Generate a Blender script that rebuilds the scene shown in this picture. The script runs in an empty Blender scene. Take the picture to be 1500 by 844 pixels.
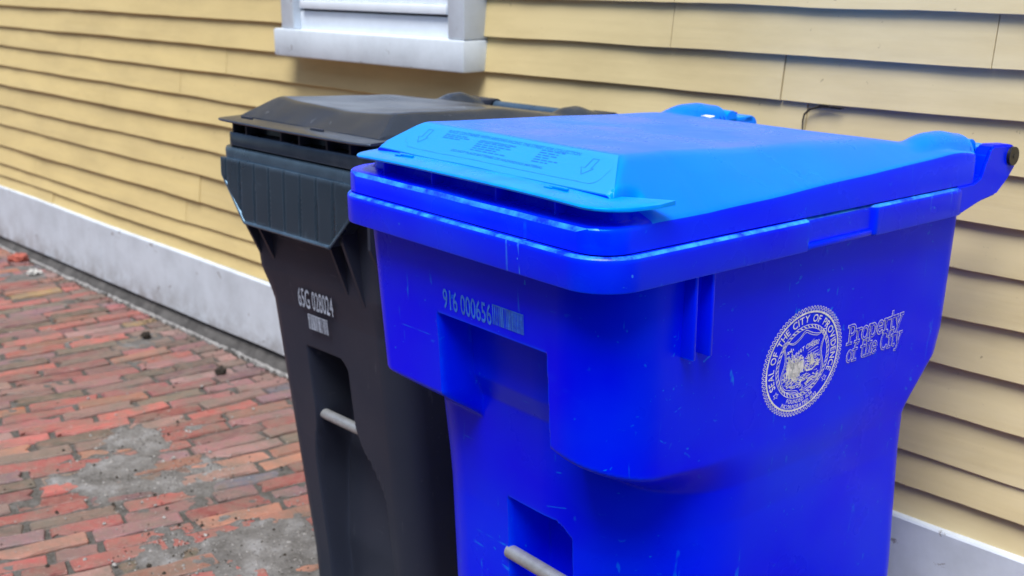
import bpy, math, random
import numpy as np
from mathutils import Vector, Matrix, noise
random.seed(7)
S = bpy.context.scene
COL = S.collection
R = math.radians

# ------------------------------------------------------------------ camera
cam_d = bpy.data.cameras.new('camera'); cam = bpy.data.objects.new('camera', cam_d); COL.objects.link(cam)
D_CAM, H_CAM, PITCH = 2.1915, 1.45, R(15.392)
cam.location = (0, -D_CAM, H_CAM)
cam.rotation_euler = (math.pi/2 - PITCH, 0, math.atan2(0.73016, 0.68327))
cam_d.sensor_width = 36; cam_d.lens = 36*1700/1500
cam_d.clip_start = .05; cam_d.clip_end = 500
cam_d.dof.use_dof = True; cam_d.dof.focus_distance = 1.62; cam_d.dof.aperture_fstop = 6.3
S.camera = cam
# ------------------------------------------------------------------ light (overcast)
W = bpy.data.worlds.new('World'); S.world = W; W.use_nodes = True
wn = W.node_tree; wn.nodes.clear()
sky = wn.nodes.new('ShaderNodeTexSky'); sky.sky_type = 'NISHITA'; sky.sun_disc = False
SUN_EL, SUN_AZ = R(64), R(152)
sky.sun_elevation = SUN_EL; sky.sun_rotation = SUN_AZ; sky.air_density = 1.0; sky.dust_density = 1.5; sky.ozone_density = 1.0
bg = wn.nodes.new('ShaderNodeBackground'); bg.inputs[1].default_value = .12
wo = wn.nodes.new('ShaderNodeOutputWorld')
wn.links.new(sky.outputs[0], bg.inputs[0]); wn.links.new(bg.outputs[0], wo.inputs[0])
sl = bpy.data.lights.new('sun', 'SUN'); sl.energy = 2.8; sl.angle = R(32); sl.color = (1, .97, .93)
so = bpy.data.objects.new('sun', sl); COL.objects.link(so)
sdir = Vector((math.sin(SUN_AZ)*math.cos(SUN_EL), math.cos(SUN_AZ)*math.cos(SUN_EL), math.sin(SUN_EL)))
so.rotation_euler = (-sdir).to_track_quat('-Z', 'Y').to_euler(); so.location = (0, -5, 6)
S.view_settings.view_transform = 'Standard'; S.view_settings.look = 'None'
S.view_settings.exposure = 0.70; S.view_settings.gamma = 1

# ------------------------------------------------------------------ helpers
def link(o, parent=None):
    COL.objects.link(o)
    if parent: o.parent = parent
    return o
def tag(o, label=None, cat=None, group=None, kind=None):
    if label: o['label'] = label
    if cat: o['category'] = cat
    if group: o['group'] = group
    if kind: o['kind'] = kind
    return o
def empty(name, loc, rz=0):
    o = bpy.data.objects.new(name, None); o.empty_display_size = .1
    o.location = loc; o.rotation_euler = (0, 0, rz); return link(o)
def mesh(name, V, F, mat, parent=None, smooth=False, off=(0, 0, 0)):
    me = bpy.data.meshes.new(name)
    V = [(v[0]-off[0], v[1]-off[1], v[2]-off[2]) for v in V]
    me.from_pydata(V, [], F); me.materials.append(mat)
    if smooth: me.polygons.foreach_set('use_smooth', [True]*len(F))
    me.update()
    return link(bpy.data.objects.new(name, me), parent)
def sharp(o, ang=35):
    try: o.data.set_sharp_from_angle(angle=R(ang))
    except Exception: pass
    return o
class MB:
    def __init__(s): s.v = []; s.f = []
    def add(s, V, F):
        n = len(s.v); s.v += [tuple(p) for p in V]; s.f += [tuple(i+n for i in f) for f in F]; return s
    def box(s, x0, x1, y0, y1, z0, z1, b=0):
        if b <= 0:
            V = [(x, y, z) for z in (z0, z1) for y in (y0, y1) for x in (x0, x1)]
            return s.add(V, [(0, 2, 3, 1), (4, 5, 7, 6), (0, 1, 5, 4), (2, 6, 7, 3), (0, 4, 6, 2), (1, 3, 7, 5)])
        import bmesh
        bm = bmesh.new(); bmesh.ops.create_cube(bm, size=1)
        for v in bm.verts:
            v.co = Vector(((x0+x1)/2+v.co.x*(x1-x0), (y0+y1)/2+v.co.y*(y1-y0), (z0+z1)/2+v.co.z*(z1-z0)))
        bmesh.ops.bevel(bm, geom=bm.edges[:], offset=b, segments=2, affect='EDGES', profile=.5)
        bm.verts.index_update()
        s.add([v.co[:] for v in bm.verts], [[v.index for v in f.verts] for f in bm.faces]); bm.free(); return s
    def tube(s, P, r, n=10, cap=True):
        P = [Vector(p) for p in P]; rings = []
        for i, p in enumerate(P):
            t = (P[min(i+1, len(P)-1)]-P[max(i-1, 0)]).normalized()
            a = t.cross(Vector((0, 0, 1)))
            if a.length < .01: a = t.cross(Vector((0, 1, 0)))
            a.normalize(); b = t.cross(a)
            rr = r[i] if isinstance(r, (list, tuple)) else r
            rings.append([p+a*math.cos(2*math.pi*k/n)*rr+b*math.sin(2*math.pi*k/n)*rr for k in range(n)])
        V = [q for g in rings for q in g]
        F = [(i*n+k, i*n+(k+1) % n, (i+1)*n+(k+1) % n, (i+1)*n+k) for i in range(len(P)-1) for k in range(n)]
        if cap: F += [tuple(range(n))[::-1], tuple((len(P)-1)*n+k for k in range(n))]
        return s.add(V, F)
    def prism(s, poly, axis, a0, a1):
        # poly of 2D points, extruded along axis (0:x,1:y,2:z)
        n = len(poly)
        def pt(p, a):
            return (a, p[0], p[1]) if axis == 0 else ((p[0], a, p[1]) if axis == 1 else (p[0], p[1], a))
        V = [pt(p, a0) for p in poly]+[pt(p, a1) for p in poly]
        F = [tuple(range(n)), tuple(range(2*n-1, n-1, -1))]+[(i, i+n, (i+1) % n+n, (i+1) % n) for i in range(n)]
        return s.add(V, F)
    def build(s, name, mat, parent=None, smooth=False, off=(0, 0, 0)):
        o = mesh(name, s.v, s.f, mat, parent, smooth, off)
        if smooth: sharp(o, 40)
        return o
def sst(a, b, x):
    t = np.clip((x-a)/(b-a), 0, 1); return t*t*(3-2*t)

# ------------------------------------------------------------------ materials
def new_mat(name):
    m = bpy.data.materials.new(name); m.use_nodes = True
    n = m.node_tree.nodes; b = n['Principled BSDF']; return m, m.node_tree, n, b
def nd(t, typ, **kw):
    x = t.nodes.new(typ)
    for k, v in kw.items():
        if k.startswith('i_'):
            key = k[2:]; key = int(key) if key.isdigit() else key.replace('_', ' ')
            x.inputs[key].default_value = v
        else: setattr(x, k, v)
    return x
def ramp(t, src, stops, interp='LINEAR'):
    r = t.nodes.new('ShaderNodeValToRGB'); r.color_ramp.interpolation = interp
    el = r.color_ramp.elements
    while len(el) < len(stops): el.new(.5)
    for e, (p, c) in zip(el, stops):
        e.position = p; e.color = (c, c, c, 1) if isinstance(c, (int, float)) else (*c, 1)
    t.links.new(src, r.inputs[0]); return r
def mix(t, fac, a, b, mode='MIX'):
    m = t.nodes.new('ShaderNodeMix'); m.data_type = 'RGBA'; m.blend_type = mode
    for s_, k in ((fac, 0), (a, 6), (b, 7)):
        if isinstance(s_, bpy.types.NodeSocket): t.links.new(s_, m.inputs[k])
        elif k == 0: m.inputs[0].default_value = s_
        else: m.inputs[k].default_value = (*s_, 1)
    return m.outputs[2]
def math_(t, op, a, b=None):
    m = t.nodes.new('ShaderNodeMath'); m.operation = op
    for k, s_ in enumerate((a, b)):
        if s_ is None: continue
        if isinstance(s_, bpy.types.NodeSocket): t.links.new(s_, m.inputs[k])
        else: m.inputs[k].default_value = s_
    return m.outputs[0]
def tex(t, kind='noise', scale=10, detail=4, rough=.5, vscale=None, rot=None, coord='Object', dist=0):
    tc = t.nodes.new('ShaderNodeTexCoord'); src = tc.outputs[coord]
    if vscale or rot:
        mp = t.nodes.new('ShaderNodeMapping'); t.links.new(src, mp.inputs[0])
        if vscale: mp.inputs['Scale'].default_value = vscale
        if rot: mp.inputs['Rotation'].default_value = rot
        src = mp.outputs[0]
    if kind == 'noise':
        x = nd(t, 'ShaderNodeTexNoise'); x.inputs['Scale'].default_value = scale
        x.inputs['Detail'].default_value = detail; x.inputs['Roughness'].default_value = rough
        x.inputs['Distortion'].default_value = dist
    else:
        x = nd(t, 'ShaderNodeTexVoronoi'); x.inputs['Scale'].default_value = scale; x.feature = 'F1'
    t.links.new(src, x.inputs['Vector']); return x.outputs[0]
def bump(t, b, h, strength=.3, dist=.002):
    bn = nd(t, 'ShaderNodeBump'); bn.inputs['Strength'].default_value = strength; bn.inputs['Distance'].default_value = dist
    t.links.new(h, bn.inputs['Height']); t.links.new(bn.outputs[0], b.inputs['Normal'])
def plastic(name, col, worn, rough=.42, tint=(1, 1, 1), spec=.5, scratch=1.0, dirt=None, dirt_amt=.0, dirt_scale=3, edge=None, ethr=(.506, .56)):
    m, t, n, b = new_mat(name)
    large = tex(t, scale=4, detail=3)
    c = mix(t, ramp(t, large, [(.35, 0), (.75, .09)]).outputs[0], col, worn)
    # fine scratches: stretched noise bands in two directions, gated by a patchy mask
    patch = ramp(t, tex(t, scale=9, detail=5, rough=.65), [(.47, 0), (.60, 1)]).outputs[0]
    s1 = ramp(t, tex(t, scale=60, detail=2, vscale=(1, 1, .12), rot=(.5, .2, .6), dist=.8), [(.69, 0), (.71, 1)]).outputs[0]
    s2 = ramp(t, tex(t, scale=70, detail=2, vscale=(.09, 1, 1), rot=(.1, .4, .2), dist=.8), [(.69, 0), (.71, 1)]).outputs[0]
    sp = ramp(t, tex(t, scale=120, detail=1), [(.76, 0), (.79, 1)]).outputs[0]
    allm = math_(t, 'MULTIPLY', math_(t, 'MAXIMUM', math_(t, 'MAXIMUM', s1, s2), sp), patch)
    c = mix(t, math_(t, 'MULTIPLY', allm, .55*scratch), c, worn)
    if dirt:
        dm = ramp(t, tex(t, scale=dirt_scale, detail=6, rough=.62, dist=.4), [(.48, 0), (.72, dirt_amt)]).outputs[0]
        c = mix(t, dm, c, dirt)
    if edge:   # convex edges lightened in broken patches: highlights put into the colour
        ge = nd(t, 'ShaderNodeNewGeometry')
        em = ramp(t, ge.outputs['Pointiness'], [(ethr[0], 0), (ethr[1], 1)]).outputs[0]
        em = math_(t, 'MULTIPLY', em, ramp(t, tex(t, scale=16, detail=6, rough=.7), [(.3, .35), (.65, 1)]).outputs[0])
        c = mix(t, em, c, edge)
        # chalky scuffs
        sc_ = ramp(t, tex(t, scale=13, detail=7, rough=.72, vscale=(.5, .5, 1)), [(.64, 0), (.70, .5)]).outputs[0]
        c = mix(t, math_(t, 'MULTIPLY', sc_, .28), c, edge)
    t.links.new(c, b.inputs['Base Color'])
    rr = ramp(t, tex(t, scale=7, detail=5), [(.3, rough-.06), (.7, rough+.1)]).outputs[0]
    t.links.new(rr, b.inputs['Roughness'])
    b.inputs['Specular IOR Level'].default_value = spec; b.inputs['Specular Tint'].default_value = (*tint, 1)
    bump(t, b, tex(t, scale=160, detail=2), .10, .0006)
    return m
def simple(name, col, rough=.6, metal=0, var=.15, scale=30, bmp=.2, spec=.5):
    m, t, n, b = new_mat(name)
    dk = tuple(x*(1-var*1.6) for x in col); lt = tuple(min(1, x*(1+var)) for x in col)
    c = mix(t, ramp(t, tex(t, scale=scale, detail=6, rough=.65), [(.3, 0), (.7, 1)]).outputs[0], dk, lt)
    t.links.new(c, b.inputs['Base Color']); b.inputs['Roughness'].default_value = rough; b.inputs['Metallic'].default_value = metal
    b.inputs['Specular IOR Level'].default_value = spec
    if bmp: bump(t, b, tex(t, scale=scale*3, detail=4), bmp, .002)
    return m
BT = (.25, .5, 1)
M = {}
M['blue'] = plastic('blue_plastic', (.0, .0, .97), (.0, .26, .95), .30, (0, .4, 1), .17, 1.0, edge=(.0, .045, .97))
M['bluelid'] = plastic('lid_top_blue_skylit', (.0, .165, .97), (.0, .24, .97), .27, (.0, .7, 1), .4, .5, (.0, .24, .96), .3, 5, edge=(.0, .30, .97))  # sky light on the lid top is put into this lighter blue
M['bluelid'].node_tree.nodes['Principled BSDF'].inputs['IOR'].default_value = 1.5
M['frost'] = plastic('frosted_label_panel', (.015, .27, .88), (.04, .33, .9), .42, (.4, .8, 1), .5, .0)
M['blueskirt'] = plastic('lid_side_blue_shaded', (.0, .006, .97), (.0, .26, .95), .26, (0, .6, 1), .3, .5, edge=(.0, .08, .98), ethr=(.52, .58))  # shaded copy of the lid blue, for its sides and front shelf
M['edgelight'] = simple('blue_edge_highlight', (.01, .17, .97), .3, 0, .0, 40, .15, .3)  # painted highlight for the rim edge and front lid crease
_t = M['edgelight'].node_tree; _c = mix(_t, ramp(_t, tex(_t, scale=22, detail=7, rough=.7), [(.40, 0), (.62, 1)]).outputs[0], (.0, .03, .97), (.03, .34, .97))
_t.links.new(_c, _t.nodes['Principled BSDF'].inputs['Base Color'])
M['rimblue'] = plastic('scuffed_rim_plastic', (.0, .0, .97), (.05, .30, .95), .28, (0, .5, 1), .25, 1.4, edge=(.0, .04, .97))
M['bluepart'] = plastic('blue_plastic_moulding', (.0, .004, .97), (.0, .26, .95), .28, (0, .6, 1), .22, .4)
M['black'] = plastic('black_plastic', (.026, .031, .048), (.10, .11, .13), .42, (.22, .42, 1), .25, .6)
M['black'].node_tree.nodes['Principled BSDF'].inputs['IOR'].default_value = 1.5
M['blackrim'] = plastic('weathered_black_plastic', (.016, .026, .040), (.11, .16, .22), .30, (.4, .7, 1), 1, .6, edge=(.06, .10, .15))
M['blacklid'] = plastic('dusty_black_plastic', (.018, .026, .045), (.13, .14, .16), .19, (.4, .65, 1), .55, .9, (.09, .095, .105), .35, 6)
M['galv'] = simple('galvanised_steel', (.36, .38, .40), .45, .45, .12, 40, .25)
M['pin'] = simple('black_pin_cap', (.012, .012, .014), .4)
M['rubber'] = simple('rubber', (.02, .02, .02), .8)
M['print'] = simple('white_stamped_print', (.86, .95, 1.0), .55, 0, .25, 90, 0)
M['printblue'] = simple('faded_blue_print', (.02, .17, .95), .55, 0, .3, 60, 0)
M['printgrey'] = simple('pale_grey_print', (.42, .5, .62), .55, 0, .3, 90, 0)
M['panelprint'] = simple('panel_print', (.0, .16, .70), .5, 0, .15, 90, 0)
M['panelline'] = simple('panel_outline', (.01, .26, .62), .5, 0, .2, 60, 0)
M['chip'] = simple('white_chip', (.8, .8, .78), .6, 0, .05, 60, 0)
# painted clapboard: yellow, paler and greyer towards +x, dirt stains
def clap_mat():
    m, t, n, b = new_mat('yellow_clapboard_paint')
    geo = nd(t, 'ShaderNodeNewGeometry'); sx = nd(t, 'ShaderNodeSeparateXYZ'); t.links.new(geo.outputs['Position'], sx.inputs[0])
    fx = ramp(t, math_(t, 'MULTIPLY_ADD', sx.outputs[0], .25), [(0, 0), (1, 1)])
    t.links.remove(fx.inputs[0].links[0]); mm = nd(t, 'ShaderNodeMapRange'); t.links.new(sx.outputs[0], mm.inputs[0])
    mm.inputs[1].default_value = -3.6; mm.inputs[2].default_value = -.9; t.links.new(mm.outputs[0], fx.inputs[0])
    base = mix(t, fx.outputs[0], (.72, .58, .265), (.70, .61, .37))
    oi = nd(t, 'ShaderNodeObjectInfo')
    base = mix(t, math_(t, 'MULTIPLY', oi.outputs['Random'], .35), base, (.58, .47, .235))
    st = ramp(t, tex(t, scale=3.2, detail=7, rough=.62, vscale=(.6, 1, 2.2), coord='Object'), [(.40, 0), (.74, .6)]).outputs[0]
    base = mix(t, st, base, (.43, .34, .165))
    gr = tex(t, scale=14, detail=5, vscale=(.12, 1, 4))
    base = mix(t, ramp(t, gr, [(.35, .0), (.7, .22)]).outputs[0], base, (.68, .56, .30))
    sp = ramp(t, tex(t, scale=38, detail=6, rough=.75), [(.665, 0), (.69, .7)]).outputs[0]
    base = mix(t, sp, base, (.22, .17, .10))
    t.links.new(base, b.inputs['Base Color']); b.inputs['Roughness'].default_value = .62; b.inputs['Specular IOR Level'].default_value = .3
    bump(t, b, gr, .35, .0015)
    return m
M['clap'] = clap_mat()
def white_paint(name, col):
    m, t, n, b = new_mat(name)
    st = ramp(t, tex(t, scale=6, detail=7, rough=.65), [(.40, 0), (.72, .5)]).outputs[0]
    c = mix(t, st, col, tuple(x*.62 for x in col))
    ch = ramp(t, tex(t, scale=11, detail=9, rough=.72, dist=.6), [(.635, 0), (.65, 1)]).outputs[0]
    c = mix(t, math_(t, 'MULTIPLY', ch, .75), c, (.16, .14, .13))
    t.links.new(c, b.inputs['Base Color']); b.inputs['Roughness'].default_value = .55
    bump(t, b, tex(t, scale=25, detail=6), .35, .002); return m
M['trim'] = white_paint('white_trim_paint', (.66, .74, .82))
M['skirt'] = white_paint('grey_white_skirt_paint', (.58, .65, .73))
M['sash'] = simple('white_vinyl', (.78, .86, .95), .35, 0, .03, 20, .05)
M['gasket'] = simple('dark_gasket', (.05, .055, .07), .6)
M['glass'] = simple('curtained_glass', (.62, .70, .78), .08, 0, .05, 3, 0)
M['sheath'] = simple('wall_sheathing', (.12, .09, .05), .9)
def splash(m):   # dirt splashed up the bottom of the skirt board
    t = m.node_tree; b = t.nodes['Principled BSDF']; src = b.inputs['Base Color'].links[0].from_socket
    gp = nd(t, 'ShaderNodeNewGeometry'); sx = nd(t, 'ShaderNodeSeparateXYZ'); t.links.new(gp.outputs['Position'], sx.inputs[0])
    mr = nd(t, 'ShaderNodeMapRange'); mr.inputs[1].default_value = .22; mr.inputs[2].default_value = .05; t.links.new(sx.outputs[2], mr.inputs[0])
    k = math_(t, 'MULTIPLY', math_(t, 'MULTIPLY', mr.outputs[0], mr.outputs[0]), ramp(t, tex(t, scale=12, detail=8, rough=.75), [(.38, .1), (.62, 1)]).outputs[0])
    t.links.new(mix(t, math_(t, 'MULTIPLY', k, .8), src, (.20, .185, .17)), b.inputs['Base Color'])
splash(M['skirt'])
M['concrete'] = simple('dark_concrete', (.085, .082, .08), .9, 0, .35, 14, .8)
M['mortar'] = simple('pale_mortar', (.27, .265, .26), .9, 0, .3, 25, .8)
M['asphalt'] = simple('street_asphalt', (.10, .10, .10), .9, 0, .2, 20, .5)
def dirt_mat():
    m, t, n, b = new_mat('sandy_joint_dirt')
    gp = nd(t, 'ShaderNodeNewGeometry'); sx = nd(t, 'ShaderNodeSeparateXYZ'); t.links.new(gp.outputs['Position'], sx.inputs[0])
    mr = nd(t, 'ShaderNodeMapRange'); mr.inputs[1].default_value = -.006; mr.inputs[2].default_value = .004; t.links.new(sx.outputs[2], mr.inputs[0])
    cem = ramp(t, tex(t, scale=7, detail=8, rough=.7), [(.36, (.07, .065, .06)), (.52, (.14, .135, .13)), (.66, (.27, .27, .275))]).outputs[0]
    a = mix(t, mr.outputs[0], (.045, .04, .033), cem)
    sp = ramp(t, tex(t, scale=90, detail=3, rough=.7), [(.35, 0), (.7, 1)]).outputs[0]
    c = mix(t, math_(t, 'MULTIPLY', sp, .28), a, (.30, .29, .28), 'MIX')
    c = mix(t, ramp(t, tex(t, 'vor', scale=120), [(.10, .8), (.26, 0)]).outputs[0], c, (.03, .028, .025))
    t.links.new(c, b.inputs['Base Color']); b.inputs['Roughness'].default_value = .95
    bump(t, b, tex(t, scale=110, detail=5, rough=.7), .8, .004); return m
M['dirt'] = dirt_mat()
def brick_mat(stuff):
    m, t, n, b = new_mat('worn_brick_merged' if stuff else 'worn_brick')
    if stuff: src = nd(t, 'ShaderNodeVertexColor', layer_name='bc').outputs[0]
    else: src = nd(t, 'ShaderNodeObjectInfo').outputs['Color']
    co = 'Object'; gp = nd(t, 'ShaderNodeNewGeometry').outputs['Position']
    def nz(scale, detail, rough=.6):
        x = nd(t, 'ShaderNodeTexNoise'); x.inputs['Scale'].default_value = scale; x.inputs['Detail'].default_value = detail
        x.inputs['Roughness'].default_value = rough; t.links.new(gp, x.inputs['Vector']); return x.outputs[0]
    c = mix(t, ramp(t, nz(28, 6), [(.35, .0), (.7, .55)]).outputs[0], src, (.30, .16, .13))
    c = mix(t, ramp(t, nz(9, 8, .7), [(.42, 0), (.66, .8)]).outputs[0], c, (.15, .13, .105))   # cement haze / grime
    c = mix(t, ramp(t, nz(14, 8, .75), [(.60, 0), (.72, .6)]).outputs[0], c, (.10, .09, .07))
    c = mix(t, ramp(t, nz(150, 3), [(.62, 0), (.72, .5)]).outputs[0], c, (.5, .42, .38))
    t.links.new(c, b.inputs['Base Color']); b.inputs['Roughness'].default_value = .52
    bump(t, b, nz(120, 6, .7), .7, .003); return m
M['brick'] = brick_mat(False); M['brickstuff'] = brick_mat(True)

# ------------------------------------------------------------------ setting: ground
g = MB(); g.add([(-60, -60, -.05), (60, -60, -.05), (60, .02, -.05), (-60, .02, -.05)], [(0, 1, 2, 3)])
tag(g.build('street_ground', M['asphalt']), kind='structure')

# ------------------------------------------------------------------ house wall
house = empty('house', (-3, 0, 0))
tag(house, 'old house side clad in pale yellow clapboards above a white skirt board', 'house')
HO = (-3, 0, 0)
XL, XR = -9.0, 1.6
rows = [(.333, .307), (.395, .377), (.459, .454), (.557, .560), (.671, .665), (.769, .767), (.880, .869), (.978, .968),
        (1.078, 1.069), (1.174, 1.170), (1.277, 1.266), (1.378, 1.369)]
while rows[-1][0] < 5.9: rows.append((rows[-1][0]+.102, rows[-1][1]+.102))
def rowz(i, x):
    l, r = rows[i]; t = (x+6.35)/5.5
    z = l+(r-l)*t
    amp = .0055 if i > 3 else .009
    return z+amp*noise.noise(Vector((x*.9, i*7.3, 0)))+.0026*noise.noise(Vector((x*4, i*3.1, 4)))
joints = {0: [-5.648, -3.9, -2.0], 1: [-5.219, -3.5, -1.9], 2: [-5.836, -4.276, -2.3], 3: [-4.15, -2.6], 4: [-6.3, -2.9, -1.2], 5: [-3.968, -.55],
          6: [-4.943, -3.2, -.2], 7: [-4.245, -1.7], 8: [-5.16, -3.879, -2.696, -1.41], 9: [-5.369, -1.475], 10: [-6.1, -1.788, -1.008], 11: [-4.6, -1.78]}
WX0, WX1 = -3.36, -2.50
def clapboard(i, xa, xb, thick):
    n = max(2, int((xb-xa)/(.04 if i < 13 else .4))); V = []; F = []
    rng = random.Random(i*131+int(xa*10)); dy = rng.uniform(-.0030, .0012); rag = rng.uniform(.3, 1)
    for k in range(n+1):
        x = xa+(xb-xa)*k/n
        xx = x+(.0009*rng.uniform(-1, 1) if 0 < k < n else 0)
        zb = rowz(i, x)+rag*.0012*noise.noise(Vector((x*25, i, 9)))
        zt = rowz(i+1, x)+.022
        yb = dy-.003+.003*noise.noise(Vector((x*2, i*5, 2)))+.0015*noise.noise(Vector((x*9, i*5, 2)))
        prof = [(yb+thick, zb), (yb+.0012, zb), (yb, zb+.0015), (yb+.0160, zt), (yb+.0195, zt)]
        V += [(xx, p[0], p[1]) for p in prof]
    m = 5
    for k in range(n):
        for j in range(m):
            a, b_ = k*m+j, k*m+(j+1) % m
            F.append((a, a+m, b_+m, b_))
    F += [tuple(range(m)), tuple(n*m+j for j in range(m))[::-1]]
    return mesh('clapboard', V, F, M['clap'], house, False, HO)
for i in range(len(rows)-1):
    js = joints.get(i, [-6+((i*1.7) % 3), -2.2+((i*1.3) % 2)])
    xs = [XL]+sorted(js)+[XR]
    for a, b_ in zip(xs[:-1], xs[1:]):
        segs = [(a+(.0008 if i % 3 else .0018), b_-.0009)]
        if 10 <= i <= 20:
            segs = [(p, q) for p, q in ((a+.0009, min(b_-.0009, WX0)), (max(a+.0009, WX1), b_-.0009)) if q-p > .03]
        for p, q in segs: clapboard(i, p, q, .018)
g = MB(); g.box(XL, WX0, .022, .16, .05, 5.9); g.box(WX1, XR, .022, .16, .05, 5.9); g.box(WX0, WX1, .022, .16, .05, 1.24)
g.box(WX0, WX1, .022, .16, 2.2, 5.9)
g.build('sheathing', M['sheath'], house, off=HO)
# skirt board: long boards with slightly wavy edges
def skirt(xa, xb):
    n = int((xb-xa)/.08); V = []; F = []
    for k in range(n+1):
        x = xa+(xb-xa)*k/n; t = (x+6.35)/5.5
        zt = .333-.026*t+.004*noise.noise(Vector((x*1.1, 3, 3)))+.0012*noise.noise(Vector((x*16, 3, 3)))
        zb = .049+.012*max(0, min(1.3, (x+6.4)/2.8))+.004*noise.noise(Vector((x*2, 8, 3)))
        y = -.018+.002*noise.noise(Vector((x*1.5, 1, 1)))
        V += [(x, .018, zb), (x, y+.002, zb), (x, y, zb+.003), (x, y, zt-.004), (x, y+.004, zt), (x, .018, zt+.004)]
    for k in range(n):
        for j in range(6):
            a, b_ = k*6+j, k*6+(j+1) % 6; F.append((a, a+6, b_+6, b_))
    F += [tuple(range(6)), tuple(n*6+j for j in range(6))[::-1]]
    return mesh('skirt_board', V, F, M['skirt'], house, False, HO)
for a, b_ in ((XL, -5.1), (-5.098, -1.6), (-1.598, XR)): skirt(a, b_)
g = MB(); g.box(XL, XR, .004, .14, -.2, .056)
g.build('foundation', M['concrete'], house, off=HO)

# window
win = empty('window', (-2.93-HO[0], 0, 1.17)); win.parent = house; WO = (-2.93, 0, 1.17)
def wpart(name, mat, *a, b=.003):
    g = MB(); g.box(*a, b); return g.build(name, mat, win, True, WO)
wpart('window_sill', M['trim'], -3.412, -2.449, -.082, .018, 1.172, 1.260, b=.006)
wpart('casing', M['trim'], -3.372, -3.300, -.074, .018, 1.261, 2.25)
wpart('casing', M['trim'], -2.520, -2.450, -.077, .018, 1.261, 2.25)
wpart('casing', M['trim'], -3.372, -2.450, -.074, .018, 2.252, 2.35)
wpart('sub_sill', M['sash'], -3.299, -2.521, -.046, .018, 1.252, 1.318, b=.002)
wpart('gasket_strip', M['gasket'], -3.299, -2.521, -.034, .0, 1.3185, 1.325, b=.001)
wpart('storm_stop', M['sash'], -3.299, -3.284, -.05, .01, 1.3255, 2.25, b=.001)
wpart('storm_stop', M['sash'], -2.536, -2.521, -.05, .01, 1.3255, 2.25, b=.001)
wpart('sash_rail', M['sash'], -3.275, -2.545, -.062, -.02, 1.326, 1.352, b=.003)
wpart('sash_rail', M['sash'], -3.272, -2.548, -.052, -.02, 1.3525, 1.40, b=.003)
wpart('gasket_strip', M['gasket'], -3.283, -3.273, -.045, -.02, 1.3255, 2.22, b=.001)
wpart('sash_stile', M['sash'], -3.272, -3.235, -.052, -.02, 1.4005, 2.2)
wpart('sash_stile', M['sash'], -2.585, -2.548, -.052, -.02, 1.4005, 2.2)
wpart('pane', M['glass'], -3.234, -2.586, -.034, -.028, 1.4, 2.2, b=0)

# sloped concrete strip along the wall, pale mortar line
V = []; F = []; n = 260
for k in range(n+1):
    x = XL+(XR-XL)*k/n
    e = .012*noise.noise(Vector((x*3, 1, 0)))+.006*noise.noise(Vector((x*14, 1, 0)))
    for y, z in ((.012, .052), (.000, .046), (-.016+e*.5, .024), (-.036+e, .002), (-.05+e, -.03)):
        V.append((x, y, z+.004*noise.noise(Vector((x*9, y*40, 5)))))
for k in range(n):
    for j in range(4): F.append((k*5+j, k*5+j+1, k*5+j+6, k*5+j+5))
tag(mesh('foundation_kerb', V, F, M['concrete'], None, True), kind='structure')
V = []; F = []; n = 900
for k in range(n+1):
    x = XL+(XR-XL)*k/n
    e = .012*noise.noise(Vector((x*3, 1, 0)))+.006*noise.noise(Vector((x*14, 1, 0)))
    w = max(0, .006+.012*noise.noise(Vector((x*8, 4, 0)))+.008*noise.noise(Vector((x*40, 4, 0))))
    for y, z in ((-.026+e, .003), (-.032+e, .0065), (-.034+e-w*.7, .006), (-.036+e-w, .001), (-.040+e-w, -.02)):
        V.append((x, y, z+.005*noise.noise(Vector((x*40, y*90, 5)))))
for k in range(n):
    for j in range(4): F.append((k*5+j, k*5+j+1, k*5+j+6, k*5+j+5))
tag(mesh('mortar_line', V, F, M['mortar'], None, True), kind='structure')

# unseen house added behind the camera to shut off the low sky
opp = empty('sky_blocker_house', (-2, -9.5, 0)); tag(opp, 'added unseen brown shingled house that blocks the low sky', 'house')
OO = (-2, -9.5, 0); M['shingle'] = simple('sky_blocker_shingle', (.16, .12, .09), .85, 0, .25, 8, .5); M['slate'] = simple('sky_blocker_slate', (.09, .09, .10), .8)
def opart(name, mat, *a):
    g = MB(); g.box(*a); return g.build(name, mat, opp, False, OO)
opart('sky_blocker_wall', M['shingle'], -16, 12, -16.5, -9.5, -.05, 6.4)
opart('sky_blocker_cornice', M['trim'], -16.2, 12.2, -16.7, -9.3, 6.4, 6.6)
g = MB(); g.prism([(-16.9, 6.601), (-9.1, 6.601), (-13, 9.0)], 0, -16.3, 12.3); g.build('sky_blocker_roof', M['slate'], opp, False, OO)
for k in range(7):
    for zz in (1.2, 4.0):
        x = -14+k*3.9; w = opart('window', M['trim'], x, x+1.1, -9.497, -9.45, zz, zz+1.6)
        g = MB(); g.box(x+.1, x+1.0, -9.449, -9.44, zz+.1, zz+1.5); g.build('pane', M['glass'], w, False, OO)

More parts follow.
